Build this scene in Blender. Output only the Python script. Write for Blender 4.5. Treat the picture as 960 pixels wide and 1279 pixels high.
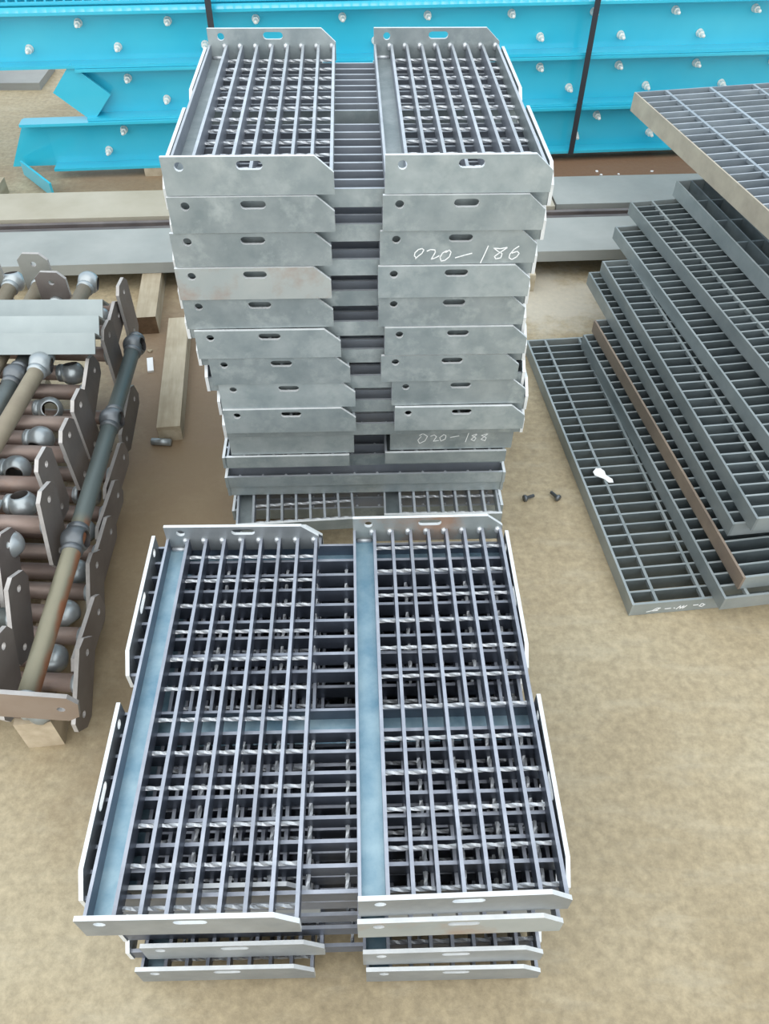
import bpy, bmesh, math, random
from mathutils import Matrix, Vector, Euler
random.seed(7)
for o in list(bpy.data.objects): bpy.data.objects.remove(o)
S = bpy.context.scene
COL = S.collection
# ------------------------------------------------------------ camera, sky, sun, exposure
cam_d = bpy.data.cameras.new('camera'); cam = bpy.data.objects.new('camera', cam_d); COL.objects.link(cam)
cam_d.sensor_fit = 'VERTICAL'; cam_d.sensor_height = 36.0; cam_d.lens = 980.0*36.0/1279.0
cam_d.clip_start = 0.02; cam_d.clip_end = 100
cam.matrix_world = Matrix.Translation((0, 0, 1.30)) @ Matrix.Rotation(math.radians(90-47.2), 4, 'X') @ Matrix.Rotation(0.0115, 4, 'Z')
S.camera = cam
W_ = bpy.data.worlds.new('overcast_sky'); S.world = W_; W_.use_nodes = True
bg = W_.node_tree.nodes['Background']; bg.inputs[0].default_value = (0.74, 0.88, 1.0, 1); bg.inputs[1].default_value = 1.15
sun_d = bpy.data.lights.new('sun', 'SUN'); sun = bpy.data.objects.new('sun', sun_d); COL.objects.link(sun)
sun_d.energy = 2.3; sun_d.angle = math.radians(120); sun_d.color = (1.0, 0.92, 0.80)
sun.rotation_euler = (math.radians(38), math.radians(-14), 0); sun.location = (-1, -1, 5)
S.view_settings.view_transform = 'Standard'; S.view_settings.look = 'None'; S.view_settings.gamma = 1.0
S.view_settings.use_curve_mapping = False; S.view_settings.exposure = 0.12

# ------------------------------------------------------------ materials
def newmat(name):
    m = bpy.data.materials.new(name); m.use_nodes = True
    nt = m.node_tree; b = nt.nodes['Principled BSDF']
    return m, nt, b
def N(nt, t, **kw):
    n = nt.nodes.new(t)
    for k, v in kw.items(): setattr(n, k, v)
    return n
def ramp(nt, stops):
    r = N(nt, 'ShaderNodeValToRGB'); e = r.color_ramp.elements
    while len(e) < len(stops): e.new(0.5)
    for i, (p, c) in enumerate(stops):
        e[i].position = p; e[i].color = (*c, 1) if len(c) == 3 else c
    return r
def mix(nt, fac, a, b, blend='MIX'):
    n = N(nt, 'ShaderNodeMix', data_type='RGBA', blend_type=blend)
    for i, v in ((0, fac), (6, a), (7, b)):
        if hasattr(v, 'is_output') or isinstance(v, bpy.types.NodeSocket): nt.links.new(v, n.inputs[i])
        elif isinstance(v, (int, float)): n.inputs[i].default_value = v
        else: n.inputs[i].default_value = (*v, 1)
    return n.outputs[2]
def objcoord(nt, scale=1.0, stretch=(1, 1, 1)):
    tc = N(nt, 'ShaderNodeTexCoord'); oi = N(nt, 'ShaderNodeObjectInfo')
    mul = N(nt, 'ShaderNodeVectorMath', operation='MULTIPLY'); mul.inputs[1].default_value = [scale*s for s in stretch]
    nt.links.new(tc.outputs['Object'], mul.inputs[0])
    sc = N(nt, 'ShaderNodeMath', operation='MULTIPLY'); sc.inputs[1].default_value = 37.0
    nt.links.new(oi.outputs['Random'], sc.inputs[0])
    add = N(nt, 'ShaderNodeVectorMath', operation='ADD')
    nt.links.new(mul.outputs[0], add.inputs[0]); nt.links.new(sc.outputs[0], add.inputs[1])
    return add.outputs[0], oi.outputs['Random']
def noise(nt, vec, scale, detail=4, rough=0.55):
    n = N(nt, 'ShaderNodeTexNoise'); n.inputs['Scale'].default_value = scale
    n.inputs['Detail'].default_value = detail; n.inputs['Roughness'].default_value = rough
    nt.links.new(vec, n.inputs['Vector']); return n.outputs['Fac']
def steel(name, c1, c2, rough=0.42, metal=0.55, rust=0.0, rustcol=(0.30, 0.13, 0.06), bump=0.06, stretch=(1, 1, 1), scale=14, var=0.25):
    m, nt, b = newmat(name)
    v, rnd = objcoord(nt, 1.0, stretch)
    f = noise(nt, v, scale, 5, 0.6)
    r = ramp(nt, [(0.3, c1), (0.7, c2)]); nt.links.new(f, r.inputs[0])
    col = r.outputs[0]
    # per-object brightness variation
    mr = N(nt, 'ShaderNodeMapRange'); mr.inputs[3].default_value = 1-var; mr.inputs[4].default_value = 1+var*0.6
    nt.links.new(rnd, mr.inputs[0])
    hsv = N(nt, 'ShaderNodeHueSaturation'); nt.links.new(col, hsv.inputs['Color']); nt.links.new(mr.outputs[0], hsv.inputs['Value'])
    col = hsv.outputs[0]
    if rust > 0:
        f2 = noise(nt, v, scale*0.8+3, 6, 0.65)
        rr = ramp(nt, [(0.62-rust*0.35, (0, 0, 0)), (0.80-rust*0.25, (1, 1, 1))]); nt.links.new(f2, rr.inputs[0])
        rm = N(nt, 'ShaderNodeMath', operation='MULTIPLY'); rm.inputs[1].default_value = 0.75; nt.links.new(rr.outputs[0], rm.inputs[0])
        col = mix(nt, rm.outputs[0], col, rustcol)
    nt.links.new(col, b.inputs['Base Color'])
    b.inputs['Metallic'].default_value = metal
    f3 = noise(nt, v, scale*3, 3)
    rg = N(nt, 'ShaderNodeMapRange'); rg.inputs[3].default_value = rough-0.1; rg.inputs[4].default_value = rough+0.14
    nt.links.new(f3, rg.inputs[0]); nt.links.new(rg.outputs[0], b.inputs['Roughness'])
    bp = N(nt, 'ShaderNodeBump'); bp.inputs['Strength'].default_value = bump; bp.inputs['Distance'].default_value = 0.004
    nt.links.new(f3, bp.inputs['Height']); nt.links.new(bp.outputs[0], b.inputs['Normal'])
    return m
M = {}
M['tall'] = steel('pale_grey_steel', (0.25, 0.295, 0.305), (0.38, 0.42, 0.425), rough=0.43, metal=0.3, rust=0.32, rustcol=(0.47, 0.51, 0.505), scale=20, var=0.15)
M['tall_bar'] = steel('blue_grey_bar_steel', (0.27, 0.295, 0.345), (0.37, 0.395, 0.44), rough=0.42, metal=0.35, scale=12)
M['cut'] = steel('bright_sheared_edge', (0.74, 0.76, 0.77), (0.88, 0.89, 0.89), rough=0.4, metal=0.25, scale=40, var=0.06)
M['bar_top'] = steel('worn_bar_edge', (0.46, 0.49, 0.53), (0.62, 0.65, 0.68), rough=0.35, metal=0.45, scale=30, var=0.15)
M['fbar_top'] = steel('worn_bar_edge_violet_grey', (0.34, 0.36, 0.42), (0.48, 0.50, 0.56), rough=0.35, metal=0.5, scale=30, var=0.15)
M['bore'] = steel('shaded_bore', (0.03, 0.03, 0.035), (0.09, 0.075, 0.065), rough=0.6, metal=0.3, scale=20)  # shade inside the drilled balls, painted in as a near-black colour
M['tall_rust'] = steel('pale_grey_steel_with_rust', (0.36, 0.40, 0.40), (0.46, 0.48, 0.46), rough=0.5, metal=0.3, rust=0.45, scale=9, rustcol=(0.36, 0.20, 0.13))
M['front'] = steel('blue_grey_mill_scale_steel', (0.09, 0.11, 0.15), (0.16, 0.18, 0.23), rough=0.36, metal=0.5, scale=12)
M['front_nose'] = steel('blue_sky_sheen_nosing', (0.18, 0.33, 0.44), (0.40, 0.55, 0.62), rough=0.34, metal=0.5, scale=22, var=0.1)  # blue sky reflection painted into the nosing strip's base colour
M['front_plate'] = steel('grey_plate_steel', (0.25, 0.27, 0.285), (0.36, 0.38, 0.39), rough=0.42, metal=0.45, scale=14, var=0.12)
M['front_rust2'] = steel('rust_streaked_plate', (0.28, 0.32, 0.32), (0.42, 0.44, 0.43), rough=0.5, metal=0.35, rust=0.62, rustcol=(0.40, 0.22, 0.13), scale=11)
M['base_edge'] = steel('dull_sheared_edge', (0.40, 0.37, 0.35), (0.56, 0.53, 0.51), rough=0.45, metal=0.25, scale=30, var=0.1)
M['front_rust'] = steel('grey_plate_steel_with_rust', (0.32, 0.35, 0.35), (0.42, 0.44, 0.43), rough=0.5, metal=0.4, rust=0.35, rustcol=(0.40, 0.24, 0.15), scale=9)
M['twist'] = steel('bright_twisted_rod', (0.74, 0.77, 0.81), (0.88, 0.89, 0.91), rough=0.35, metal=0.25, scale=40, var=0.1)
M['panel'] = steel('dark_green_grey_steel', (0.13, 0.16, 0.175), (0.23, 0.27, 0.28), rough=0.4, metal=0.5, scale=10)
M['panel_side'] = steel('grey_green_side_band', (0.25, 0.285, 0.29), (0.38, 0.41, 0.41), rough=0.45, metal=0.4, scale=8, var=0.15)
M['panel_brown'] = steel('brown_rusted_band', (0.23, 0.18, 0.145), (0.36, 0.28, 0.21), rough=0.6, metal=0.25, scale=8)
M['panel_tan'] = steel('tan_dusty_band', (0.36, 0.31, 0.25), (0.48, 0.43, 0.34), rough=0.6, metal=0.2, scale=14)
M['panel_light'] = steel('light_blue_grey_grating', (0.34, 0.39, 0.44), (0.48, 0.53, 0.57), rough=0.4, metal=0.5, scale=10)
M['weld'] = steel('weld_metal', (0.5, 0.52, 0.54), (0.7, 0.72, 0.74), rough=0.35, metal=0.6, scale=60, var=0.1)
M['pipe_brown'] = steel('reddish_brown_pipe_steel', (0.25, 0.175, 0.15), (0.44, 0.34, 0.29), rough=0.38, metal=0.35, scale=10, stretch=(.5, 1, 1), rust=0.15)
M['pipe_tan'] = steel('tan_dusty_pipe', (0.28, 0.23, 0.17), (0.42, 0.36, 0.26), rough=0.55, metal=0.2, scale=9)
M['pipe_dark'] = steel('dark_green_grey_pipe', (0.12, 0.14, 0.14), (0.22, 0.24, 0.23), rough=0.42, metal=0.5, scale=9)
def streak_pipe():
    m = steel('olive_pipe_with_orange_rust', (0.17, 0.165, 0.12), (0.27, 0.25, 0.18), rough=0.45, metal=0.3, scale=9, stretch=(.4, 1, 1), var=0.02)
    nt = m.node_tree; b = nt.nodes['Principled BSDF']; src = b.inputs['Base Color'].links[0].from_socket
    tc = N(nt, 'ShaderNodeTexCoord'); sep = N(nt, 'ShaderNodeSeparateXYZ'); nt.links.new(tc.outputs['Object'], sep.inputs[0])
    nz = noise(nt, tc.outputs['Object'], 14, 4)
    # a rust streak along one side of the lower third, dark green-grey finish on the rest
    def thr(sock, lo, hi, amp):
        a = N(nt, 'ShaderNodeMath', operation='MULTIPLY_ADD'); a.inputs[1].default_value = amp; nt.links.new(nz, a.inputs[0]); nt.links.new(sock, a.inputs[2])
        mr = N(nt, 'ShaderNodeMapRange', interpolation_type='SMOOTHSTEP'); mr.inputs[1].default_value = lo; mr.inputs[2].default_value = hi; nt.links.new(a.outputs[0], mr.inputs[0]); return mr.outputs[0]
    fy = thr(sep.outputs[1], -.003, -.010, .014); 
    col = mix(nt, fy, src, (0.30, 0.125, 0.065))
    fx = thr(sep.outputs[0], .36, .40, .02)
    col = mix(nt, fx, col, (0.125, 0.15, 0.145))
    nt.links.new(col, b.inputs['Base Color']); return m
M['pipe_streak'] = streak_pipe()
M['ball'] = steel('silver_ball_steel', (0.34, 0.38, 0.40), (0.54, 0.57, 0.58), rough=0.33, metal=0.6, scale=12, var=0.15)
M['ball_dark'] = steel('dark_grey_ball_steel', (0.12, 0.13, 0.14), (0.22, 0.235, 0.25), rough=0.38, metal=0.6, scale=12, var=0.15)
M['base'] = steel('brown_grey_base_plate', (0.17, 0.14, 0.13), (0.25, 0.22, 0.20), rough=0.5, metal=0.35, scale=8)
M['base_tan'] = steel('pale_brown_base_plate', (0.34, 0.25, 0.19), (0.42, 0.33, 0.27), rough=0.5, metal=0.2, scale=8)
M['base_grey'] = steel('dusty_grey_base_plate', (0.24, 0.24, 0.22), (0.33, 0.33, 0.30), rough=0.55, metal=0.25, scale=8)
M['galv'] = steel('galvanised_angle_steel', (0.28, 0.32, 0.325), (0.38, 0.42, 0.42), rough=0.38, metal=0.5, scale=6, var=0.08)
M['dusty'] = steel('dusty_tan_steel', (0.38, 0.34, 0.26), (0.48, 0.44, 0.36), rough=0.75, metal=0.1, scale=4, var=0.08)
M['greybeam'] = steel('pale_grey_beam_steel', (0.33, 0.345, 0.33), (0.43, 0.44, 0.42), rough=0.6, metal=0.15, scale=5, var=0.08)
M['darkbar'] = steel('dark_brown_bar_steel', (0.12, 0.10, 0.10), (0.22, 0.19, 0.18), rough=0.5, metal=0.3, scale=8)
def paint(name, c1, c2, rough):
    m, nt, b = newmat(name); v, rnd = objcoord(nt)
    f = noise(nt, v, 3.0, 4); r = ramp(nt, [(0.3, c1), (0.7, c2)]); nt.links.new(f, r.inputs[0])
    nt.links.new(r.outputs[0], b.inputs['Base Color']); b.inputs['Roughness'].default_value = rough
    if 'blue' in name: b.inputs['Coat Weight'].default_value = 0.8; b.inputs['Coat Roughness'].default_value = 0.12
    return m
M['blue'] = paint('cyan_blue_paint', (0.02, 0.47, 0.66), (0.05, 0.54, 0.71), 0.30)
M['bolt'] = paint('white_zinc_bolt', (0.74, 0.76, 0.72), (0.84, 0.86, 0.82), 0.35)
M['strap'] = paint('black_strap', (0.02, 0.022, 0.03), (0.035, 0.038, 0.045), 0.5)
M['paper'] = paint('white_paper', (0.86, 0.87, 0.88), (0.92, 0.92, 0.92), 0.7)
M['chalk'] = paint('white_chalk', (0.82, 0.83, 0.82), (0.9, 0.9, 0.9), 0.9)
def wood(name, c1, c2, ax):
    m, nt, b = newmat(name); st = [30, 30, 30]; st[ax] = 3
    v, rnd = objcoord(nt, 1.0, st); f = noise(nt, v, 1.5, 6, 0.6)
    r = ramp(nt, [(0.3, c1), (0.7, c2)]); nt.links.new(f, r.inputs[0])
    v2, _ = objcoord(nt, 1.0); f2 = noise(nt, v2, 9, 3)
    r2 = ramp(nt, [(0.35, (0.75, 0.72, 0.68)), (0.65, (1, 1, 1))]); nt.links.new(f2, r2.inputs[0])
    nt.links.new(mix(nt, 1.0, r.outputs[0], r2.outputs[0], 'MULTIPLY'), b.inputs['Base Color'])
    b.inputs['Roughness'].default_value = 0.85
    bp = N(nt, 'ShaderNodeBump'); bp.inputs['Strength'].default_value = 0.25; bp.inputs['Distance'].default_value = 0.003
    nt.links.new(f, bp.inputs['Height']); nt.links.new(bp.outputs[0], b.inputs['Normal'])
    return m
M['wood'] = wood('weathered_pale_timber', (0.40, 0.33, 0.23), (0.58, 0.51, 0.39), 1)
M['wood_end'] = wood('pale_timber_end_grain', (0.50, 0.41, 0.29), (0.66, 0.56, 0.42), 1)
M['wood_dark'] = wood('dark_timber_end_grain', (0.10, 0.06, 0.03), (0.19, 0.12, 0.07), 1)
M['greydirt'] = steel('dirty_grey_steel', (0.26, 0.26, 0.25), (0.36, 0.36, 0.34), rough=0.6, metal=0.2, scale=4)
def ground_mat():
    m, nt, b = newmat('tan_concrete_ground')
    tc = N(nt, 'ShaderNodeTexCoord'); v = tc.outputs['Object']
    f1 = noise(nt, v, 1.3, 5, 0.6); r1 = ramp(nt, [(0.32, (0.33, 0.258, 0.155)), (0.5, (0.42, 0.34, 0.22)), (0.7, (0.50, 0.43, 0.30))]); nt.links.new(f1, r1.inputs[0])
    f2 = noise(nt, v, 60, 4, 0.7); r2 = ramp(nt, [(0.3, (0.72, 0.71, 0.69)), (0.7, (1.14, 1.13, 1.11))]); nt.links.new(f2, r2.inputs[0])
    col = mix(nt, 1.0, r1.outputs[0], r2.outputs[0], 'MULTIPLY')
    # pale trowel streaks
    mp = N(nt, 'ShaderNodeMapping'); mp.inputs['Scale'].default_value = (6, 22, 6); mp.inputs['Rotation'].default_value = (0, 0, 0.5); nt.links.new(v, mp.inputs[0])
    f3 = noise(nt, mp.outputs[0], 1.0, 6, 0.7); r3 = ramp(nt, [(0.50, (0, 0, 0)), (0.78, (1, 1, 1))]); nt.links.new(f3, r3.inputs[0])
    k = N(nt, 'ShaderNodeMath', operation='MULTIPLY'); k.inputs[1].default_value = 0.35; nt.links.new(r3.outputs[0], k.inputs[0])
    col = mix(nt, k.outputs[0], col, (0.56, 0.50, 0.38))
    # reddish dirt stains and other toned blotches, with their own shape
    def blot(center, rad, c, strength, sc):
        d = N(nt, 'ShaderNodeVectorMath', operation='SUBTRACT'); d.inputs[1].default_value = (*center, 0); nt.links.new(v, d.inputs[0])
        s = N(nt, 'ShaderNodeVectorMath', operation='MULTIPLY'); s.inputs[1].default_value = (1/rad[0], 1/rad[1], 0); nt.links.new(d.outputs[0], s.inputs[0])
        l = N(nt, 'ShaderNodeVectorMath', operation='LENGTH'); nt.links.new(s.outputs[0], l.inputs[0])
        n = noise(nt, v, sc, 5, 0.65)
        a = N(nt, 'ShaderNodeMath', operation='MULTIPLY_ADD'); a.inputs[1].default_value = 1.6; a.inputs[2].default_value = -0.8; nt.links.new(n, a.inputs[0])
        t = N(nt, 'ShaderNodeMath', operation='ADD'); nt.links.new(l.outputs['Value'], t.inputs[0]); nt.links.new(a.outputs[0], t.inputs[1])
        rr = ramp(nt, [(0.45, (1, 1, 1)), (1.0, (0, 0, 0))]); nt.links.new(t.outputs[0], rr.inputs[0])
        q = N(nt, 'ShaderNodeMath', operation='MULTIPLY'); q.inputs[1].default_value = strength; nt.links.new(rr.outputs[0], q.inputs[0])
        nonlocal col
        col = mix(nt, q.outputs[0], col, c)
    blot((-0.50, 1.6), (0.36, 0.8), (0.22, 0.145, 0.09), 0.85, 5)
    blot((-0.47, 1.05), (0.22, 0.6), (0.24, 0.17, 0.095), 0.7, 6)  # darker brown tone on the ground right of the left pile
    blot((0.85, 3.0), (0.75, 0.40), (0.20, 0.095, 0.05), 0.85, 4)
    blot((-0.7, 2.85), (0.9, 0.30), (0.22, 0.13, 0.07), 0.7, 4)
    blot((0.45, 2.1), (0.3, 0.22), (0.60, 0.57, 0.50), 0.55, 12)
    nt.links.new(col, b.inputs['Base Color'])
    b.inputs['Roughness'].default_value = 0.62
    bp = N(nt, 'ShaderNodeBump'); bp.inputs['Strength'].default_value = 0.25; bp.inputs['Distance'].default_value = 0.004
    nt.links.new(f2, bp.inputs['Height']); nt.links.new(bp.outputs[0], b.inputs['Normal'])
    return m
M['ground'] = ground_mat()

# ------------------------------------------------------------ mesh helpers
def mesh_from(name, verts, faces, mat, smooth=False):
    me = bpy.data.meshes.new(name); me.from_pydata([tuple(v) for v in verts], [], faces); me.update()
    bm = bmesh.new(); bm.from_mesh(me); bmesh.ops.recalc_face_normals(bm, faces=bm.faces); bm.to_mesh(me); bm.free()
    if smooth:
        for p in me.polygons: p.use_smooth = True
    me.materials.append(mat); return me
BOXF = [(0, 1, 3, 2), (4, 6, 7, 5), (0, 4, 5, 1), (2, 3, 7, 6), (0, 2, 6, 4), (1, 5, 7, 3)]
def box(name, x0, x1, y0, y1, z0, z1, mat):
    v = [(x, y, z) for x in (x0, x1) for y in (y0, y1) for z in (z0, z1)]
    return mesh_from(name, v, BOXF, mat)
def topface(me, mat, axis=2):
    me.materials.append(mat)
    hi = max(v.co[axis] for v in me.vertices)
    for p in me.polygons:
        if p.normal[axis] > .9 and abs(p.center[axis]-hi) < 1e-4: p.material_index = 1
    return me
def multibox(name, boxes, mat):
    V, Fc = [], []
    for (x0, x1, y0, y1, z0, z1) in boxes:
        k = len(V); V += [(x, y, z) for x in (x0, x1) for y in (y0, y1) for z in (z0, z1)]
        Fc += [tuple(i+k for i in f) for f in BOXF]
    return mesh_from(name, V, Fc, mat)
def prism(name, outline, holes, t, mat, axis='y', edge=None):
    """flat plate of thickness t (0..t) with real holes; outline in (a, b), thickness along `axis`"""
    bm = bmesh.new()
    def loop(pts):
        vs = [bm.verts.new((p[0], p[1], 0)) for p in pts]
        for i in range(len(vs)): bm.edges.new((vs[i], vs[(i+1) % len(vs)]))
        return vs
    loops = [loop(outline)] + [loop(h) for h in holes]
    bmesh.ops.triangle_fill(bm, use_beauty=True, use_dissolve=False, edges=bm.edges[:])
    faces = bm.faces[:]
    vm = {}
    for l in loops:
        for v in l: vm[v] = bm.verts.new((v.co.x, v.co.y, t))
    for f in faces: bm.faces.new([vm[v] for v in reversed(f.verts)])
    for l in loops:
        for i in range(len(l)):
            a, b = l[i], l[(i+1) % len(l)]; f = bm.faces.new((a, b, vm[b], vm[a])); f.material_index = 1 if edge else 0
    bmesh.ops.recalc_face_normals(bm, faces=bm.faces)
    for v in bm.verts:
        a, b, c = v.co
        v.co = {'y': (a, c, b), 'z': (a, b, c), 'x': (c, a, b)}[axis]
    bmesh.ops.recalc_face_normals(bm, faces=bm.faces)
    me = bpy.data.meshes.new(name); bm.to_mesh(me); bm.free(); me.materials.append(mat)
    if edge: me.materials.append(edge)
    return me
def circ(cx, cy, r, n=12, ry=None):
    return [(cx+r*math.cos(2*math.pi*i/n), cy+(ry or r)*math.sin(2*math.pi*i/n)) for i in range(n)]
def slot(cx, cy, hl, r, n=6):
    p = []
    for i in range(n+1): a = -math.pi/2+math.pi*i/n; p.append((cx+hl-r+r*math.cos(a), cy+r*math.sin(a)))
    for i in range(n+1): a = math.pi/2+math.pi*i/n; p.append((cx-hl+r+r*math.cos(a), cy+r*math.sin(a)))
    return p
def lathe(name, prof, mat, seg=20, axis='z', smooth=True, close=False):
    V, Fc = [], []; n = len(prof)
    for (r, z) in prof:
        for i in range(seg):
            a = 2*math.pi*i/seg; V.append((r*math.cos(a), r*math.sin(a), z))
    m = n if close else n-1
    for j in range(m):
        j2 = (j+1) % n
        for i in range(seg):
            i2 = (i+1) % seg; Fc.append((j*seg+i, j*seg+i2, j2*seg+i2, j2*seg+i))
    if not close:
        Fc.append(tuple(range(seg-1, -1, -1))); Fc.append(tuple((n-1)*seg+i for i in range(seg)))
    if axis == 'x': V = [(z, x, y) for x, y, z in V]
    if axis == 'y': V = [(y, z, x) for x, y, z in V]
    return mesh_from(name, V, Fc, mat, smooth)
def twisted(name, length, half, turns, mat, rings):
    V, Fc = [], []
    for j in range(rings+1):
        a = 2*math.pi*turns*j/rings; x = length*j/rings
        for i in range(4):
            b = a+math.pi/2*i; V.append((x, half*1.3*math.cos(b), half*1.3*math.sin(b)))
        if j:
            k = 4*(j-1)
            for i in range(4): i2 = (i+1) % 4; Fc.append((k+i, k+4+i, k+4+i2, k+i2))
    Fc += [(0, 1, 2, 3), (4*rings+3, 4*rings+2, 4*rings+1, 4*rings)]
    return mesh_from(name, V, Fc, mat)
def ob(name, me, parent=None, loc=(0, 0, 0), rot=(0, 0, 0), mat=None):
    o = bpy.data.objects.new(name, me); COL.objects.link(o)
    o.location = loc; o.rotation_euler = rot
    if parent: o.parent = parent
    if mat:
        o.material_slots[0].link = 'OBJECT'; o.material_slots[0].material = mat
    return o
def tag(o, label=None, cat=None, group=None, kind=None):
    if label: o['label'] = label
    if cat: o['category'] = cat
    if group: o['group'] = group
    if kind: o['kind'] = kind
    return o
def thing(name, label, cat, loc=(0, 0, 0), rotz=0.0, group=None):
    o = bpy.data.objects.new(name, None); COL.objects.link(o); o.empty_display_size = 0.05
    o.location = loc; o.rotation_euler = (0, 0, rotz)
    return tag(o, label, cat, group)
ORD = ['top', 'second', 'third', 'fourth', 'fifth', 'sixth', 'seventh', 'eighth', 'ninth', 'tenth', 'eleventh', 'twelfth']

# ------------------------------------------------------------ the ground
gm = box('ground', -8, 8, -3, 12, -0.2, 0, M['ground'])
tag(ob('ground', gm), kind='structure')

# ------------------------------------------------------------ stair treads
TW, TL, PH, BH, PT = 0.245, 0.580, 0.0560, 0.0282, 0.0055
BX = [0.0345+0.0295*i for i in range(8)]           # bearing bar centres across the tread
CY = [0.026+0.0480*i for i in range(12)]           # cross rod positions along the tread
def plate_outline(h): return [(0, 0), (TW, 0), (TW, h-0.024), (TW-0.027, h), (0, h)]
PHOLES = [circ(0.025, PH-0.014, 0.0068, 14), slot(0.125, PH-0.0125, 0.019, 0.0064)]
def tread_meshes(style):
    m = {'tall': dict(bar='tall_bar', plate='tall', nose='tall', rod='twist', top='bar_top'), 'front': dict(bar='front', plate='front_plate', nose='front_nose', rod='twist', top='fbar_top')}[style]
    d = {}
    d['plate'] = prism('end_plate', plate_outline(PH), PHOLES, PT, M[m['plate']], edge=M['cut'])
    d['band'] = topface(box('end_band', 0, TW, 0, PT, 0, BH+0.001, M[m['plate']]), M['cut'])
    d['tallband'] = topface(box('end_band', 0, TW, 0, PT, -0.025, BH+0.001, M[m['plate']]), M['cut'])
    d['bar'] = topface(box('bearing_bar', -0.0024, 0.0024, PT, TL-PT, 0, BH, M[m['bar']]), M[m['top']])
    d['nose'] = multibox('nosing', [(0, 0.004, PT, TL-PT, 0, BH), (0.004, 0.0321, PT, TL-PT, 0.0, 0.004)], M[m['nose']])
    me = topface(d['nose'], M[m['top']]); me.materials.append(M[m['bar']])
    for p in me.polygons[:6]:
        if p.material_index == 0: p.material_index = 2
    d['rod'] = twisted('cross_rod', TW-0.0345-0.003, 0.0022, 2.6, M[m['rod']], 32)
    d['weld'] = lathe('weld_bead', [(0.0008, -0.007), (0.0042, -0.005), (0.005, 0), (0.0042, 0.005), (0.0008, 0.007)], M['weld'], 8)
    d['clip'] = lathe('weld_bead', [(0.0008, -0.013), (0.0035, -0.011), (0.004, 0), (0.0035, 0.011), (0.0008, 0.013)], M['weld'], 8, axis='x')
    return d
TM = {s: tread_meshes(s) for s in ('tall', 'front')}
def tread(style, loc, rot, label, group, ends='plate', welds=False, platemat=None, farmat=None):
    d = TM[style]; t = thing('stair_tread', label, 'stair tread', loc, rot, group)
    nm = 'end_plate' if ends == 'plate' else 'end_band'
    ob(nm, d[ends], t, (0, 0, 0), mat=platemat); ob(nm, d[ends], t, (0, TL-PT, 0), mat=farmat or platemat)
    nz = ob('nosing', d['nose'], t)
    for x in BX:
        b = ob('bearing_bar', d['bar'], t, (x, 0, 0), mat=M['tall'] if (style == 'tall' and x == BX[-1]) else None)
        if welds:
            ob('weld_bead', d['weld'], b, (-0.004, TL-PT-0.001, BH-0.004)); 
    for y in CY: ob('cross_rod', d['rod'], t, (0.0345, y, 0.006))
    if welds: ob('weld_bead', d['clip'], nz, (0.018, TL-PT-0.003, 0.006)); 
    return t
class Stack:
    def __init__(s, ox, oy, rot): s.ox, s.oy, s.rot = ox, oy, rot
    def at(s, u, v, z):
        c, n = math.cos(s.rot), math.sin(s.rot); return (s.ox+c*u-n*v, s.oy+n*u+c*v, z)
# --- tall rear stack
rnd = random.Random(3)
tall = Stack(-0.3234, 1.1152, 0.046)
LX = [0, -.001, -.014, -.016, -.012, -.005, .015, .023, .023]
RX = [.319, .316, .318, .314, .312, .326, .315, .335, .341]
for k in range(9):
    e = (RX[k]-LX[k]-.3205)/2
    if e > 0: LX[k] += e; RX[k] -= e
STEP = 0.0577; ZT = 0.8262
g_len = 'lengthwise treads of the tall stack'; g_cross = 'crosswise treads of the tall stack'
chalk_hosts = {}
for k in range(9):
    zb = ZT-PH-STEP*k
    dv = 0 if k == 0 else rnd.uniform(-.002, .003)
    for side, u in (('left', LX[k]), ('right', RX[k])):
        pm = M['tall_rust'] if (k == 3 and side == 'left') else None
        w = ORD[k]
        lab = f'grey steel stair tread, {side} one in {w} lengthwise layer of the tall stack'
        t = tread('tall', tall.at(u, dv+rnd.uniform(-.001, .001), zb), tall.rot+(0.0 if k == 0 else rnd.uniform(-.004, .004)), lab, g_len, welds=(k == 0), platemat=pm)
        chalk_hosts[(k, side)] = t
    zx = zb-BH-0.0004
    u0 = (LX[k]+min(RX[k], LX[k]+.33)+TW)/2-TL/2
    dv = rnd.uniform(-.003, .003)
    for side, v in (('far', .563), ('near', .262)):
        w = 'uppermost' if k == 0 else ORD[k]
        lab = f'grey steel stair tread, {side} one in {w} crosswise layer of the tall stack'
        tread('tall', tall.at(u0+rnd.uniform(-.0015, .0015), v+dv, zx), tall.rot-math.pi/2, lab, g_cross)
zl = ZT-PH-STEP*8-BH-0.0004      # underside of last crosswise layer (about .2797)
# plate-less treads below
def low(z, u, v, rot, lab, ends='band', grp='plain treads at the foot of the tall stack'):
    return tread('tall', tall.at(u, v, z), tall.rot+rot, lab, grp, ends=ends)
z = zl-BH-0.0015
chalk_hosts['low'] = low(z, .335, .035, 0, 'plain steel tread with chalk writing, right side near foot of tall stack', 'tallband')
low(z, .018, .03, 0, 'plain steel tread, left side, just under lowest slotted plates of tall stack', 'tallband')
z -= 0.026+BH+0.002
low(z, .008, .024, 0, 'plain steel tread jutting left near foot of tall stack', 'band')
low(z, .325, .028, 0, 'plain steel tread below the chalk marked one, foot of tall stack', 'band')
z -= BH+0.0015
low(z, -.008, .300, -math.pi/2, 'upper plain crosswise steel tread at near side, foot of tall stack')
low(z, -.008, .590, -math.pi/2, 'upper plain crosswise steel tread at far side, foot of tall stack')
z -= BH+0.0015
low(z, -.004, .272, -math.pi/2, 'middle plain crosswise steel tread at near side, foot of tall stack')
low(z, -.004, .562, -math.pi/2, 'middle plain crosswise steel tread at far side, foot of tall stack')
z -= BH+0.0015
low(z, -.004, .278, -math.pi/2, 'lower plain crosswise steel tread at near side, foot of tall stack')
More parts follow.
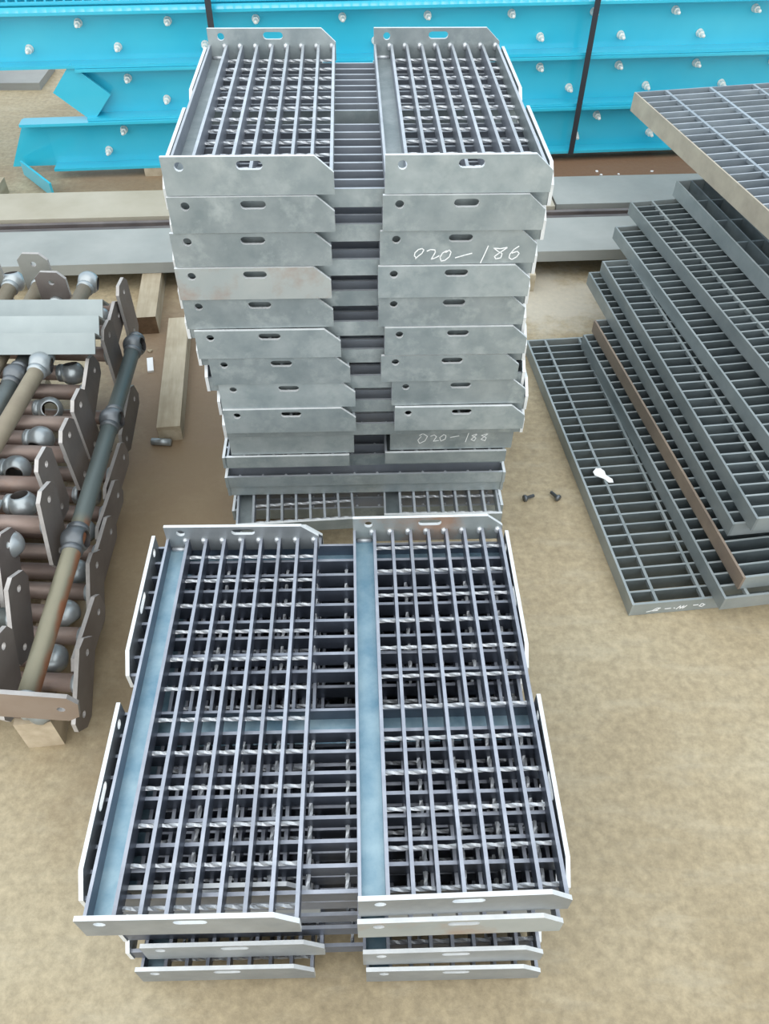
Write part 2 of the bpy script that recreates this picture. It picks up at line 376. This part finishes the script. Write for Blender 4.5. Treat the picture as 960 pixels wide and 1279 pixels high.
low(z, -.004, .568, -math.pi/2, 'lower plain crosswise steel tread at far side, foot of tall stack')
z -= BH+0.0015
low(z, .018, -.052, .05, 'bottom plain steel tread protruding forward at left, foot of tall stack')
low(z, .322, -.032, -.01, 'bottom plain steel tread protruding forward at right, foot of tall stack')
z -= BH+0.0015
low(z, .0, .262, -math.pi/2, 'lowest plain crosswise steel tread at near side on timbers under tall stack')
low(z, .0, .552, -math.pi/2, 'lowest plain crosswise steel tread at far side on timbers under tall stack')
z_tall_base = z

# --- front stack
FZ = 0.366; front = Stack(-0.3347, 0.2510, 0.036)
g_f = 'lengthwise treads of the front stack'; g_fx = 'crosswise treads of the front stack'
FL = [(-.3347, .2510, .0288), (-.3300, .300, .036), (-.322, .302, .034), (-.330, .305, .04), (-.320, .281, .034), (-.336, .266, .03)]
FR = [(-.0246, .2746, .0458), (-.026, .267, .042), (-.018, .300, .038), (-.022, .300, .04), (-.022, .277, .036), (-.018, .269, .03)]
for k in range(6):
    zb = FZ-PH-STEP*k
    for side, (x, y, r) in (('left', FL[k]), ('right', FR[k])):
        if k == 0: lab = f'blue-grey steel grating stair tread on top of front stack, {side} one'
        else: lab = f'blue-grey steel stair tread, {side} one in {ORD[k]} lengthwise layer of front stack'
        pm = M['front_rust'] if (side == 'right' and k == 1) else None; fm = M['front_rust2'] if side == 'right' and k == 0 else None
        tread('front', (x, y, zb), r, lab, g_f, welds=(k == 0), platemat=pm, farmat=fm)
    if k < 5:
        zx = zb-BH-0.0004
        for side, v, du in (('far', .573, 0), ('near', .272, .004)):
            w = 'uppermost' if k == 0 else ORD[k]
            lab = f'blue-grey steel stair tread, {side} one in {w} crosswise layer of the front stack'
            j = rnd.uniform(-.004, .004) if k else 0
            vv = v+(0.018 if 0 < k < 4 else .010)
            tread('front', front.at(-.021+du+j, vv, zx), front.rot-math.pi/2, lab, g_fx)
# battens under the front stack
bt = box('timber_batten', -.04, .04, -.20, .26, 0, FZ-PH-STEP*5-0.0004, M['wood'])
for i, x in enumerate((-.24, .14)):
    tag(ob('timber_batten', bt, None, (x, .56, 0)), ['thin timber batten under left treads of front stack', 'thin timber batten under right treads of front stack'][i], 'timber', 'battens under the front stack')

# ------------------------------------------------------------ chalk writing
def strokes(name, lines, width, parent, loc, rot=(0, 0, 0), mat=None):
    """lines in (x, z) metres on a vertical face looking to -y; ribbons 0.4 mm thick"""
    V, Fc = [], []
    for ln in lines:
        for (a, b) in zip(ln[:-1], ln[1:]):
            ax, az = a; bx_, bz = b; dx, dz = bx_-ax, bz-az; l = math.hypot(dx, dz) or 1e-6
            nx, nz = -dz/l*width/2, dx/l*width/2; ex, ez = dx/l*width*.35, dz/l*width*.35
            q = [(ax-ex+nx, az-ez+nz), (bx_+ex+nx, bz+ez+nz), (bx_+ex-nx, bz+ez-nz), (ax-ex-nx, az-ez-nz)]
            k = len(V); V += [(p[0], 0, p[1]) for p in q]+[(p[0], -0.0004, p[1]) for p in q]
            Fc += [(k+4, k+5, k+6, k+7), (k, k+3, k+2, k+1)]+[(k+i, k+(i+1) % 4, k+4+(i+1) % 4, k+4+i) for i in range(4)]
    me = mesh_from(name, V, Fc, mat or M['chalk']); return ob(name, me, parent, loc, rot)
def sc(pts, s, ox, oy): return [(ox+s*x, oy+s*y) for x, y in pts]
# glyphs traced as handwriting, unit = pixel of the close-up, y up
t = chalk_hosts[(2, 'right')]
def px(pts): return [((x-8)/1000*0.262+.020, 0.0560-(y-52)/1000*0.262*0.92) for x, y in pts]
G1 = [[(150,238),(137,222),(140,200),(160,178),(182,172),(192,182),(182,205),(160,225),(145,242)],
      [(212,190),(232,180),(258,182),(262,198),(250,225),(240,248),(262,240),(285,225)],
      [(330,190),(305,205),(292,235),(300,262),(322,258),(348,232),(356,200),(345,185),(325,200)],
      [(385,240),(410,232),(440,222),(482,210)],
      [(576,160),(560,215),(540,278)],
      [(690,172),(650,180),(612,176),(640,200),(665,215),(660,245),(630,252),(620,235),(645,212),(690,175)],
      [(760,165),(735,185),(712,220),(710,245),(728,258),(755,240),(768,215),(755,200),(725,212)]]
tag(strokes('chalk_marking', [px(g) for g in G1], 0.0016, t, (0, -0.0002, 0)), 'handwritten white chalk characters 020-186')
t = chalk_hosts['low']
G2 = [[(345,440),(332,455),(340,468),(362,458),(372,440),(352,428),(338,436)],
      [(385,440),(400,434),(410,442),(398,460),(420,458)],
      [(440,434),(424,446),(430,460),(448,452),(450,438),(440,434)],
      [(470,446),(505,440)],[(545,430),(535,465)],
      [(578,434),(560,440),(578,450),(572,462),(558,456),(580,436)],
      [(622,434),(600,440),(622,450),(618,462),(600,456),(626,434)]]
def px2(pts): return [((x-215)/520*0.245, 0.027-(y-414)/70*0.046) for x, y in pts]
tag(strokes('chalk_marking', [px2(g) for g in G2], 0.0014, t, (0, -0.0002, 0)), 'handwritten white chalk characters 020-188')

# ------------------------------------------------------------ grating panels (right)
def panel(far, near, width, ztop, thick, label, bar='panel', side='panel_side', cross=(.05, .15, .25, .35, .45), pitch=0.030, lengthwise=False):
    fx, fy = far; nx, ny = near; L = math.hypot(nx-fx, ny-fy)
    rz = math.atan2(ny-fy, nx-fx)+math.pi/2      # local -y points far->near
    t = thing('grating_panel', label, 'grating panel', (fx, fy, ztop-thick), rz, 'grating panels stacked on the right')
    bt = 0.005
    sm = box('side_band', 0, bt, -L, 0, 0, thick, M[side]); ob('side_band', sm, t)
    sm2 = box('side_band', width-bt, width, -L, 0, 0, thick, M['panel_side']); ob('side_band', sm2, t)
    em = box('end_band', bt, width-bt, -bt, 0, 0, thick, M['panel_side'] if side != 'panel_tan' else M['panel_light'])
    ob('end_band', em, t); e2 = ob('end_band', em, t, (0, -L+bt, 0))
    if not lengthwise:
        bm_ = box('bearing_bar', bt, width-bt, -.0022, .0022, 0.001, thick-0.0005, M[bar]); topface(bm_, M['bar_top'] if side == 'panel_tan' else M['panel_side'])
        n = int((L-0.02)/pitch)
        p = (L-bt)/(n+1)
        for i in range(1, n+1): ob('bearing_bar', bm_, t, (0, -p*i-bt/2, 0))
        cw = .0045 if side == 'panel_tan' else .0030
        cm = box('cross_bar', -cw, cw, -L+bt, -bt, thick-0.0085, thick+0.0002, M['panel_light'] if side == 'panel_tan' else M['panel_side'])
        for x in cross:
            if x < width-.02: ob('cross_bar', cm, t, (x, 0, 0))
    else:
        bm_ = box('bearing_bar', -.0022, .0022, -L+bt, -bt, 0.001, thick-0.0005, M[bar])
        for i in range(1, int(width/0.045)): ob('bearing_bar', bm_, t, (0.045*i, 0, 0))
        cm = box('cross_bar', bt, width-bt, -.003, .003, 0.004, thick-0.006, M[bar])
        n = int(L/0.11)
        for i in range(1, n): ob('cross_bar', cm, t, (0, -i*L/n, 0))
    return t, L, thick, e2
def ext(far, near, k):
    return far, (far[0]+(near[0]-far[0])*k, far[1]+(near[1]-far[1])*k)
A, LA, TA, eA = panel((.386, 1.823), (.494, .926), .46, .036, .0355, 'dark grey bar grating panel flat on ground with white scrap on it', cross=(.052, .148, .25, .35))
panel((.532, 1.800), (.663, .917), .50, .072, .0355, 'dark grating panel with grey side band, lying on the one with white scrap', cross=(.05, .15, .25, .35, .45))
panel((.557, 1.815), (.694, .941), .50, .108, .0355, 'dark grating panel with brown rusted side band, third up from ground', side='panel_brown', cross=(.12, .22, .32, .42))
panel((.566, 1.998), (.693, 1.048), .52, .144, .0355, 'grey-green grating panel resting directly on the brown banded one', cross=(.15, .25, .35))
panel((.596, 1.996), (.722, 1.030), .52, .180, .0355, 'grey grating panel fifth up, with one pale cross bar near its band', cross=(.075, .175, .275))
panel(*ext((.648, 2.124), (.797, 1.231), 1.06), .52, .216, .0355, 'dark grating panel sixth up, second below the large-celled one', cross=(.20, .30, .40))
panel(*ext((.699, 2.202), (.844, 1.416), 1.2), .52, .252, .0355, 'grey grating panel with pale cross bar, right below the large-celled one', cross=(.065, .165, .265))
panel(*ext((.830, 2.244), (.925, 1.720), 1.75), .45, .296, .043, 'dark steel panel with large rectangular cells under the tan edged panel', lengthwise=True)
panel(*ext((.764, 2.631), (.930, 1.849), 1.22), .85, .400, .055, 'large pale blue-grey grating panel with tan edge, top of right stack', bar='panel_light', side='panel_tan', cross=(.105, .255, .405, .555, .705), pitch=0.042)
# spacer timber between the top panel and the large-celled one
sp = box('spacer_timber', -.04, .04, -.35, .35, .2965, .3445, M['wood'])
tag(ob('spacer_timber', sp, None, (1.22, 2.0, 0), (0, 0, .15)), 'timber spacer under the tan edged top grating panel', 'timber')
# chalk scribble on near end of the ground panel
G3 = [[(196,598),(230,590),(262,570),(285,570),(270,580),(240,592),(272,588)], [(322,578),(360,574)], [(385,572),(390,574)], [(405,580),(425,556),(430,578),(450,556),(448,578),(470,555)], [(520,555),(552,552)], [(575,545),(565,562),(585,566),(600,552),(580,544)]]
def px3(pts): return [(((x-75)/560)*0.165, 0.030-(y-548-(x-75)*-0.07)/50*0.022) for x, y in pts]
tag(strokes('chalk_marking', [px3(g) for g in G3], 0.0022, eA, (0.0, -0.0052, 0.004)), 'scribbled white chalk characters on the end band')
# the white scrap on the ground panel
po = [(0, .012), (.004, .026), (.014, .030), (.024, .024), (.030, .012), (.046, .004), (.050, -.006), (.040, -.010), (.028, -.002), (.016, .000), (.006, .002)]
pm = prism('paper_scrap', po, [], .0012, M['paper'], axis='z')
tag(ob('paper_scrap', pm, None, (.476, 1.292, .0366), (0, 0, -.35)), 'torn white paper scrap lying on the ground level grating panel', 'scrap')

# ------------------------------------------------------------ handrail stanchions (left)
PR, BR = 0.0165, 0.0265
def ball_mesh(mat, hole=0.0155, n=12):
    a0 = math.asin(hole/BR); prof = []
    for i in range(n+1):
        a = a0+(math.pi-2*a0)*i/n; prof.append((BR*math.sin(a), BR*math.cos(a)))
    h = BR*math.cos(a0); prof += [(hole-.0006, -h+.001), (hole-.0006, h-.001)]
    me = lathe('ball', prof, mat, 24, close=True); me.materials.append(M['bore'])
    for p in me.polygons:
        if math.hypot(p.center.x, p.center.y) < hole+.0002: p.material_index = 1
    return me
BALL = {k: ball_mesh(M[k]) for k in ('ball', 'ball_dark')}
PIPE = {}
def pipe_mesh(mat, L):
    key = (mat, round(L, 3))
    if key not in PIPE: PIPE[key] = lathe('pipe', [(PR, 0), (PR, L)], M[mat], 18, axis='x')
    return PIPE[key]
COLLAR = lathe('weld_collar', [(PR, 0), (PR+.003, .002), (PR+.003, .010), (PR, .013)], M['ball'], 18, axis='x')
COLLAR_D = lathe('weld_collar', [(PR, 0), (PR+.003, .002), (PR+.003, .010), (PR, .013)], M['ball_dark'], 18, axis='x')
PL, PWd = 0.158, 0.070
def base_mesh(mat):
    a, b, c = PL/2, PWd/2, 0.016
    out = [(-b+c, -a), (b-c, -a), (b, -a+c), (b, a-c), (b-c, a), (-b+c, a), (-b, a-c), (-b, -a+c)]
    return prism('base_plate', out, [circ(0, a-.026, .0065, 10), circ(0, -a+.026, .0065, 10)], .0075, M[mat], axis='x', edge=M['base_edge'])
BASE = {k: base_mesh(k) for k in ('base', 'base_tan', 'base_grey')}
G_ST = 'handrail stanchions in the left pile'
def stanchion(p, direction, L, label, pipe='pipe_brown', plate=None, phi=0.0, balls=(), ball='ball', hole=(0, 0, 1)):
    """p = end of the pipe nearest the viewer's side of interest; direction = unit vector the pipe runs away along.
    plate: material of a base plate at p; balls: list of (distance, hole axis)"""
    d = Vector(direction).normalized()
    rotm = d.to_track_quat('X', 'Z').to_euler()
    t = bpy.data.objects.new('handrail_stanchion', None); COL.objects.link(t); t.location = p; t.rotation_euler = rotm; t.empty_display_size = .03
    tag(t, label, 'stanchion', G_ST)
    inv = rotm.to_matrix().inverted()
    st = 0.0 if plate else (balls[0][0]+BR*0.7 if balls and balls[0][0] < .03 else 0)
    ob('pipe', pipe_mesh(pipe, L-st), t, (st, 0, 0))
    if plate:
        b = ob('base_plate', BASE[plate], t, (-.0075, 0, 0), (phi, 0, 0))
        ob('weld_collar', COLLAR, t, (0, 0, 0))
    for (s, ax) in balls:
        q = (inv @ Vector(ax).normalized()).to_track_quat('Z', 'Y').to_euler()
        b = ob('ball', BALL[ball], t, (s, 0, 0), q)
        ob('weld_collar', COLLAR if ball == 'ball' else COLLAR_D, t, (s+BR*.70, 0, 0))
        if s > .03: ob('weld_collar', COLLAR if ball == 'ball' else COLLAR_D, t, (s-BR*.70-.013, 0, 0))
    return t
LEFT = (-1, 0.03, 0)
Z1, Z2 = 0.100, 0.240
nth = ['nearest', 'second nearest', 'third nearest', 'fourth nearest', 'fifth nearest', 'sixth nearest', 'farthest']
L1P = [(-.520, .700, 50), (-.536, .795, 86), (-.550, .895, 40), (-.560, .990, 82), (-.572, 1.095, 86), (-.586, 1.21, 84), (-.602, 1.40, 70)]
for i, (x, y, ph) in enumerate(L1P):
    stanchion((x, y, Z1), LEFT, .45, f'brown pipe stanchion with base plate facing right, {nth[i]} in lower layer', plate='base', phi=math.radians(ph))
L1B = [(-.572, .650), (-.582, .748), (-.588, .845), (-.595, .942), (-.608, 1.045), (-.625, 1.15), (-.64, 1.30)]
for i, (x, y) in enumerate(L1B):
    stanchion((x, y, Z1), LEFT, .45, f'pipe stanchion with drilled steel ball at right end, {nth[i]} in lower layer', balls=[(0, (-.6, .5, .65) if i % 2 == 0 else (-.8, -.35, .5))], ball='ball')
nth2 = ['nearest', 'second nearest', 'third nearest', 'fourth nearest', 'fifth nearest', 'sixth nearest', 'seventh nearest', 'farthest']
L2P = [(-.602, .940, 18), (-.632, 1.040, 4), (-.612, 1.125, 0), (-.615, 1.215, 0), (-.635, 1.318, 62), (-.617, 1.455, 0), (-.640, 1.54, 75), (-.626, 1.63, 0)]
for i, (x, y, ph) in enumerate(L2P):
    stanchion((x, y, Z2), LEFT, .42, f'reddish pipe stanchion with brown base plate, {nth2[i]} in upper layer', plate='base', phi=math.radians(ph), pipe='pipe_brown')
L2B = [(-.662, .893, (-.5, .1, .85)), (-.668, .990, (-.1, .25, 1)), (-.710, 1.084, (.15, -.95, .25)), (-.690, 1.17, (.2, .9, .2)), (-.699, 1.262, (.40, -.75, .70)), (-.686, 1.385, (-.1, .35, .9)), (-.682, 1.60, (0, .7, .7))]
for i, (x, y, hx) in enumerate(L2B):
    stanchion((x, y, Z2), LEFT, .40, f'pipe stanchion ending in silver drilled ball, {nth[i]} in upper layer', balls=[(0, hx)])
# left plates near the frame edge
for (x, y, zz, ph, lab) in [(-.658, .848, .215, 30, 'stanchion with dark base plate at left photo edge beside the olive pipe'), (-.618, .765, .20, 32, 'stanchion with upright grey base plate left of the olive rusty pipe'),
                       (-.612, .665, .185, 25, 'stanchion with dark base plate lowest at the left photo edge')]:
    stanchion((x, y, zz), LEFT, .42, lab, plate='base', phi=math.radians(ph), pipe='pipe_dark')
# the long diagonal stanchion with three balls and a base plate at the near end
p0 = Vector((-.546, .598, .215)); p1 = Vector((-.588, 1.525, .215))
dv_ = (p1-p0); LD = dv_.length
stanchion(p0, dv_, LD, 'long olive and dark stanchion with three balls lying across the pile front', pipe='pipe_streak', plate='base_tan', phi=math.radians(102),
          balls=[(LD*.355, (1, 0, .1)), (LD*.715, (1, 0, .1)), (LD, (1, 0, .2))], ball='ball_dark')
# stanchions on top of the pile, running towards the viewer
stanchion((-.707, 1.655, .300), (-.045, -1, -.0), .95, 'tan dusty stanchion with two balls on top of left pile', pipe='pipe_tan', balls=[(0, (1, .1, -.2)), (.320, (1, .1, -.2))])
stanchion((-.817, 1.645, .300), (-.01, -1, -.02), .90, 'stanchion with tan pipe and upright grey base plate at far end', pipe='pipe_tan', plate='base_grey', phi=math.radians(0))
stanchion((-.762, 1.585, .288), (-.03, -1, -.0), .90, 'dark stanchion with upright dark plate behind the silver angles', pipe='pipe_dark', plate='base', phi=0, balls=[(.275, (1, .1, -.2))], ball='ball_dark')
stanchion((-.884, 1.655, .300), (-.01, -1, -.02), .90, 'tan stanchion ending in a drilled ball between two upright base plates', pipe='pipe_tan', balls=[(0, (-.1, .3, .9))])
stanchion((-.930, 1.640, .300), (-.01, -1, -.02), .90, 'stanchion with upright grey plate at far left photo edge', pipe='pipe_brown', plate='base_grey', phi=math.radians(0))
# angle steels on the pile
def angle(name, L, leg, th, mat):
    return multibox(name, [(-L, 0, 0, leg, 0, th), (-L, 0, 0, th, th, leg)], mat)
def angle_inv(name, L, leg, th, mat):      # peak-down section seen as two stepped faces
    V = []; prof = [(0, 0), (leg, 0), (leg, th), (th, th), (th, leg), (0, leg)]
    Fc = []
    for x in (-L, 0): V += [(x, p[0], p[1]) for p in prof]
    n = 6
    Fc = [tuple(range(n)), tuple(range(2*n-1, n-1, -1))]+[(i, (i+1) % n, n+(i+1) % n, n+i) for i in range(n)]
    return mesh_from(name, V, Fc, mat)
am = angle_inv('angle_steel', .55, .044, .004, M['galv'])
for i, (y, zz) in enumerate([(1.380, .3490), (1.4435, .3490), (1.507, .3490)]):
    lab = ['front silver steel angle lying on top of the left stanchion pile', 'middle silver steel angle on top of the left stanchion pile', 'rear silver steel angle on top of the left stanchion pile'][i]
    tag(ob('angle_steel', am, None, (-.608-.008*i, y, zz), (math.radians(225), 0, .03)), lab, 'angle steel', 'angles on the left pile')
am2 = angle_inv('angle_steel', .30, .050, .004, M['galv'])
tag(ob('angle_steel', am2, None, (-.690, .925, .264), (0, 0, .02)), 'short silver steel angle at left photo edge beside drilled ball', 'angle steel')
# timbers under and beside the pile
tm = multibox('timber', [(-.031, .031, 0, .60, 0, .0825)], M['wood_end'])
tag(ob('timber_bearer', tm, None, (-.590, .632, 0), (0, 0, .12)), 'pale timber bearer under the stanchion pile, sawn end showing', 'timber')
tm2 = box('timber', -.03, .03, 0, .9, 0, .0825, M['wood'])
tag(ob('timber_bearer', tm2, None, (-.85, .68, 0), (0, 0, .03)), 'second timber bearer further left under the stanchion pile', 'timber')

# ------------------------------------------------------------ timbers near the tall stack
def timber(w, L, h, loc, rz, label, mat='wood', endmat=None):
    me = box('timber_block', -w/2, w/2, 0, L, 0, h, M[mat])
    if endmat:
        me.materials.append(M[endmat])
        for p in me.polygons:
            if p.normal.y < -.9: p.material_index = 1
    o = ob('timber_block', me, None, loc, (0, 0, rz)); return tag(o, label, 'timber')
timber(.056, .47, z_tall_base-.001, (-.525, 1.435, 0), .13, 'weathered pale timber sticking out left of the tall stack')
timber(.30, .05, z_tall_base-.001, (-.20, 1.30, 0), .046, 'short timber under left front of the tall stack')
timber(.60, .05, z_tall_base-.001, (-.03, 1.55, 0), .046, 'timber under the rear of the tall stack')
timber(.25, .05, z_tall_base-.001, (.12, 1.22, 0), .046, 'short timber under right front of the tall stack')
timber(.056, .50, .055, (-.675, 1.885, 0), .13, 'timber with dark sawn end sticking out under the grey beam', endmat='wood_dark')
timber(.056, .55, .055, (.42, 2.13, 0), .05, 'timber bearer under right half of the grey beams')

# ------------------------------------------------------------ grey flat steel behind the stack
def flat(name, x0, x1, y0, y1, z0, z1, mat, label, cat, rz=0.078, lip=0.0):
    bx_ = [(x0, x1, y0, y1, z1-.008, z1)]
    if lip: bx_ += [(x0, x1, y0, y0+.008, z0, z1-.008), (x0, x1, y1-.008, y1, z0, z1-.008)]
    else: bx_ = [(x0, x1, y0, y1, z0, z1)]
    me = multibox(name, bx_, M[mat]); return tag(ob(name, me, None, (0, 0, 0), (0, 0, rz)), label, cat)
flat('steel_channel', -1.7, 1.25, 2.165, 2.375, .056, .090, 'greybeam', 'pale grey steel channel lying flat behind the tall stack, nearer one', 'steel channel', lip=1)
flat('steel_bar', -1.7, 1.25, 2.395, 2.415, .056, .078, 'darkbar', 'dark thin steel bar between the two flat grey channels', 'steel bar')
flat('steel_bar', -1.7, 1.25, 2.430, 2.445, .056, .082, 'darkbar', 'dark thin steel bar closest to the dusty channel', 'steel bar')
flat('steel_channel', -1.8, .745, 2.455, 2.64, .056, .090, 'dusty', 'dusty tan steel channel lying flat behind the tall stack, farther one', 'steel channel', lip=1)
flat('steel_plate', 0.755, 1.6, 2.475, 2.68, .056, .086, 'greybeam', 'grey steel plate at right behind the stacked gratings', 'steel plate')
flat('steel_plate', -2.6, -1.40, 3.80, 4.05, 0, .03, 'greydirt', 'grey steel plate on the ground behind the blue beams at left', 'steel plate', rz=.04)
timber(.056, .28, .055, (1.0, 2.50, 0), .05, 'timber bearer under the far right grey plate')
timber(.056, .80, .055, (-1.35, 1.95, 0), .05, 'timber bearer under left end of the grey beams')

# ------------------------------------------------------------ blue channel beams
BRZ = 0.109; BH_ = 0.166; FLN = 0.062
def beam_pt(s, v, z):      # s along the beam, v depth behind front flange edge
    c, n = math.cos(BRZ), math.sin(BRZ); ox, oy = -.763, 2.905
    return (ox+c*s-n*v, oy+n*s+c*v, z)
BOLT_SH = lathe('shank', [(.0062, 0), (.0062, .042), (.004, .046)], M['bolt'], 8)
BOLT_NUT = lathe('nut', [(.0115, .004), (.0115, .022)], M['bolt'], 6, smooth=False)
BOLT_W = lathe('washer', [(.0135, 0), (.0135, .004)], M['bolt'], 12)
def beam(s0, s1, z, back, label, endcut=None):
    t = thing('channel_beam', label, 'steel beam', beam_pt(s0, back, z), BRZ, 'blue channel beams at the back')
    L = s1-s0
    ob('web', box('web', 0, L, FLN-.007, FLN, 0, BH_, M['blue']), t)
    ob('flange', box('flange', 0, L, 0, FLN-.007, 0, .009, M['blue']), t)
    ob('flange', box('flange', 0, L, 0, FLN-.007, BH_-.009, BH_, M['blue']), t)
    return t, L
def bolts(t, xs, zz):
    for x in xs:
        b = ob('bolt', BOLT_SH, t, (x, FLN-.007, zz), (math.radians(90), 0, 0))
        ob('nut', BOLT_NUT, b); ob('washer', BOLT_W, b)
zb = .030
t1, L1 = beam(-.46, 3.0, zb, 0, 'lowest blue channel beam with bolts and mitred left end')
t2, L2 = beam(-.30, 3.0, zb+BH_+.001, .012, 'middle blue channel beam with bolts and a cut left end')
t3, L3 = beam(-1.6, 3.0, zb+2*(BH_+.001), .020, 'uppermost blue channel beam with two rows of bolts')
PITCH = .292
bolts(t1, [.27+PITCH*i for i in range(11)], .120); bolts(t1, [.20+PITCH*i for i in range(11)], .050)
bolts(t2, [.16+PITCH*i for i in range(11)], .120); bolts(t2, [.28+PITCH*i for i in range(11)], .048)
bolts(t3, [.46+PITCH*i for i in range(14)], .122); bolts(t3, [.28+PITCH*i for i in range(14)], .048)
# slanted end plates
ep = box('end_plate', -.10, .14, -.004, .004, 0, .05, M['blue'])
ob('end_plate', ep, t1, (-.06, -.05, -.02), (0, 0, -.95))
ob('flange', box('flange', -.075, 0, 0, FLN-.007, BH_-.009, BH_, M['blue']), t1)
ep1 = prism('end_web', [(-.16, .0), (0, 0), (0, BH_), (-.07, BH_)], [], .007, M['blue'], axis='y'); ob('end_web', ep1, t1, (0, FLN-.007, 0))
ep2 = box('end_plate', -.075, .075, -.004, .004, -.06, .06, M['blue']); ob('end_plate', ep2, t2, (.0, .02, .085), (0, math.radians(42), 0))
# blue grating lying on top
gt = thing('blue_grating', 'blue painted grating lying on the uppermost beam', 'grating panel', beam_pt(-1.6, .10, zb+3*(BH_+.001)+.0005), BRZ)
ob('frame_bar', box('frame_bar', 0, 4.6, -.004, 0, 0, .010, M['blue']), gt); ob('frame_bar', box('frame_bar', 0, 4.6, .30, .304, 0, .030, M['blue']), gt)
gb = box('grating_bar', -.003, .003, 0, .30, 0, .032, M['blue'])
for i in range(150): ob('grating_bar', gb, gt, (.02+i*.0305, 0, 0))
# support beam behind so the stack has depth
bk = multibox('blue_rear', [(0, 4.6, 0, .007, 0, BH_), (0, 4.6, .007, .06, 0, .009), (0, 4.6, .007, .06, BH_-.009, BH_)], M['blue'])
for i in range(3):
    tag(ob('channel_beam', bk, None, beam_pt(-1.2 if i == 2 else -.2, .30, zb+i*(BH_+.001)), (0, 0, BRZ)), ['lowest', 'middle', 'uppermost'][i]+' blue beam of the hidden row behind the bolted beams', 'steel beam', 'rear row of blue beams')
for i, s in enumerate((-.1, 1.3, 2.6)):
    tag(ob('timber_block', box('timber_block', -.04, .04, 0, .42, 0, zb-.0005, M['wood']), None, beam_pt(s, .0, 0), (0, 0, BRZ)), ['timber under left end of the blue beams', 'timber under the middle of the blue beams', 'timber under right end of the blue beams'][i], 'timber')
# straps
for i, s in enumerate((.175, 1.47)):
    h = 3*(BH_+.001)+zb
    sm_ = multibox('binding_strap', [(-.010, .010, -.0035, -.0015, zb-.002, h+.036), (-.010, .010, -.0035, .43, h+.034, h+.036)], M['strap'])
    tag(ob('binding_strap', sm_, None, beam_pt(s, 0, 0), (0, 0, BRZ)), ['black strap binding the blue beams behind left of tall stack', 'black strap binding the blue beams right of tall stack'][i], 'strap')

# ------------------------------------------------------------ small debris on the ground
def chunk(name, r, mat, seed, flat_=.6):
    rr = random.Random(seed); bm = bmesh.new(); bmesh.ops.create_icosphere(bm, subdivisions=1, radius=r)
    for v in bm.verts: v.co *= rr.uniform(.65, 1.2); v.co.z *= flat_
    me = bpy.data.meshes.new(name); bm.to_mesh(me); bm.free(); me.materials.append(M[mat]); return me
def chip(loc, r, mat, label, cat='chip', flat_=.6, s=1):
    tag(ob('chip', chunk('chip', r, mat, s, flat_), None, (loc[0], loc[1], r*flat_*.6), (0, 0, s)), label, cat, 'debris on the ground')
wc = box('wood_splinter', -.008, .008, -.030, .030, 0, .006, M['paper'])
tag(ob('wood_splinter', wc, None, (-.640, 1.735, 0), (0, 0, .25)), 'small white splinter on brown ground left of pale timber', 'chip')
stub = lathe('pipe_stub', [(.009, -.024), (.009, .024)], M['ball'], 14, axis='x')
tag(ob('pipe_stub', stub, None, (-.545, 1.420, .009), (0, 0, -.05)), 'short metal stub on ground in front of the pale timber', 'stub')
bb = lathe('loose_bolt', [(.008, 0), (.008, .006), (.004, .0065), (.004, .026)], M['ball_dark'], 8, axis='x')
tag(ob('loose_bolt', bb, None, (.398, 1.244, .008), (0, 0, 2.2)), 'loose dark bolt on ground left of the grating panels', 'bolt')
tag(ob('loose_bolt', bb, None, (.318, 1.243, .008), (0, 0, .4)), 'loose bolt on ground between tall stack and grating panels', 'bolt')
chip((-.655, 1.80), .008, 'wood', 'small tan chip on brown ground beside dark timber end', s=3)
chip((-.60, 1.84), .006, 'paper', 'tiny pale chip on the brown ground near timbers', s=4)
chip((.455, 1.84), .010, 'paper', 'pale lump at far end of the brown banded panel', s=5)
cr_ = random.Random(11)
for i in range(16):
    x, y = cr_.uniform(.78, 1.0), cr_.uniform(2.80, 2.98)
    tag(ob('chip', chunk('chip', cr_.uniform(.004, .007), 'paper', 20+i, .5), None, (x, y, .002)), 'tiny white chip scattered on rusty ground below the blue beams', 'chip', 'white chips on the rusty ground')
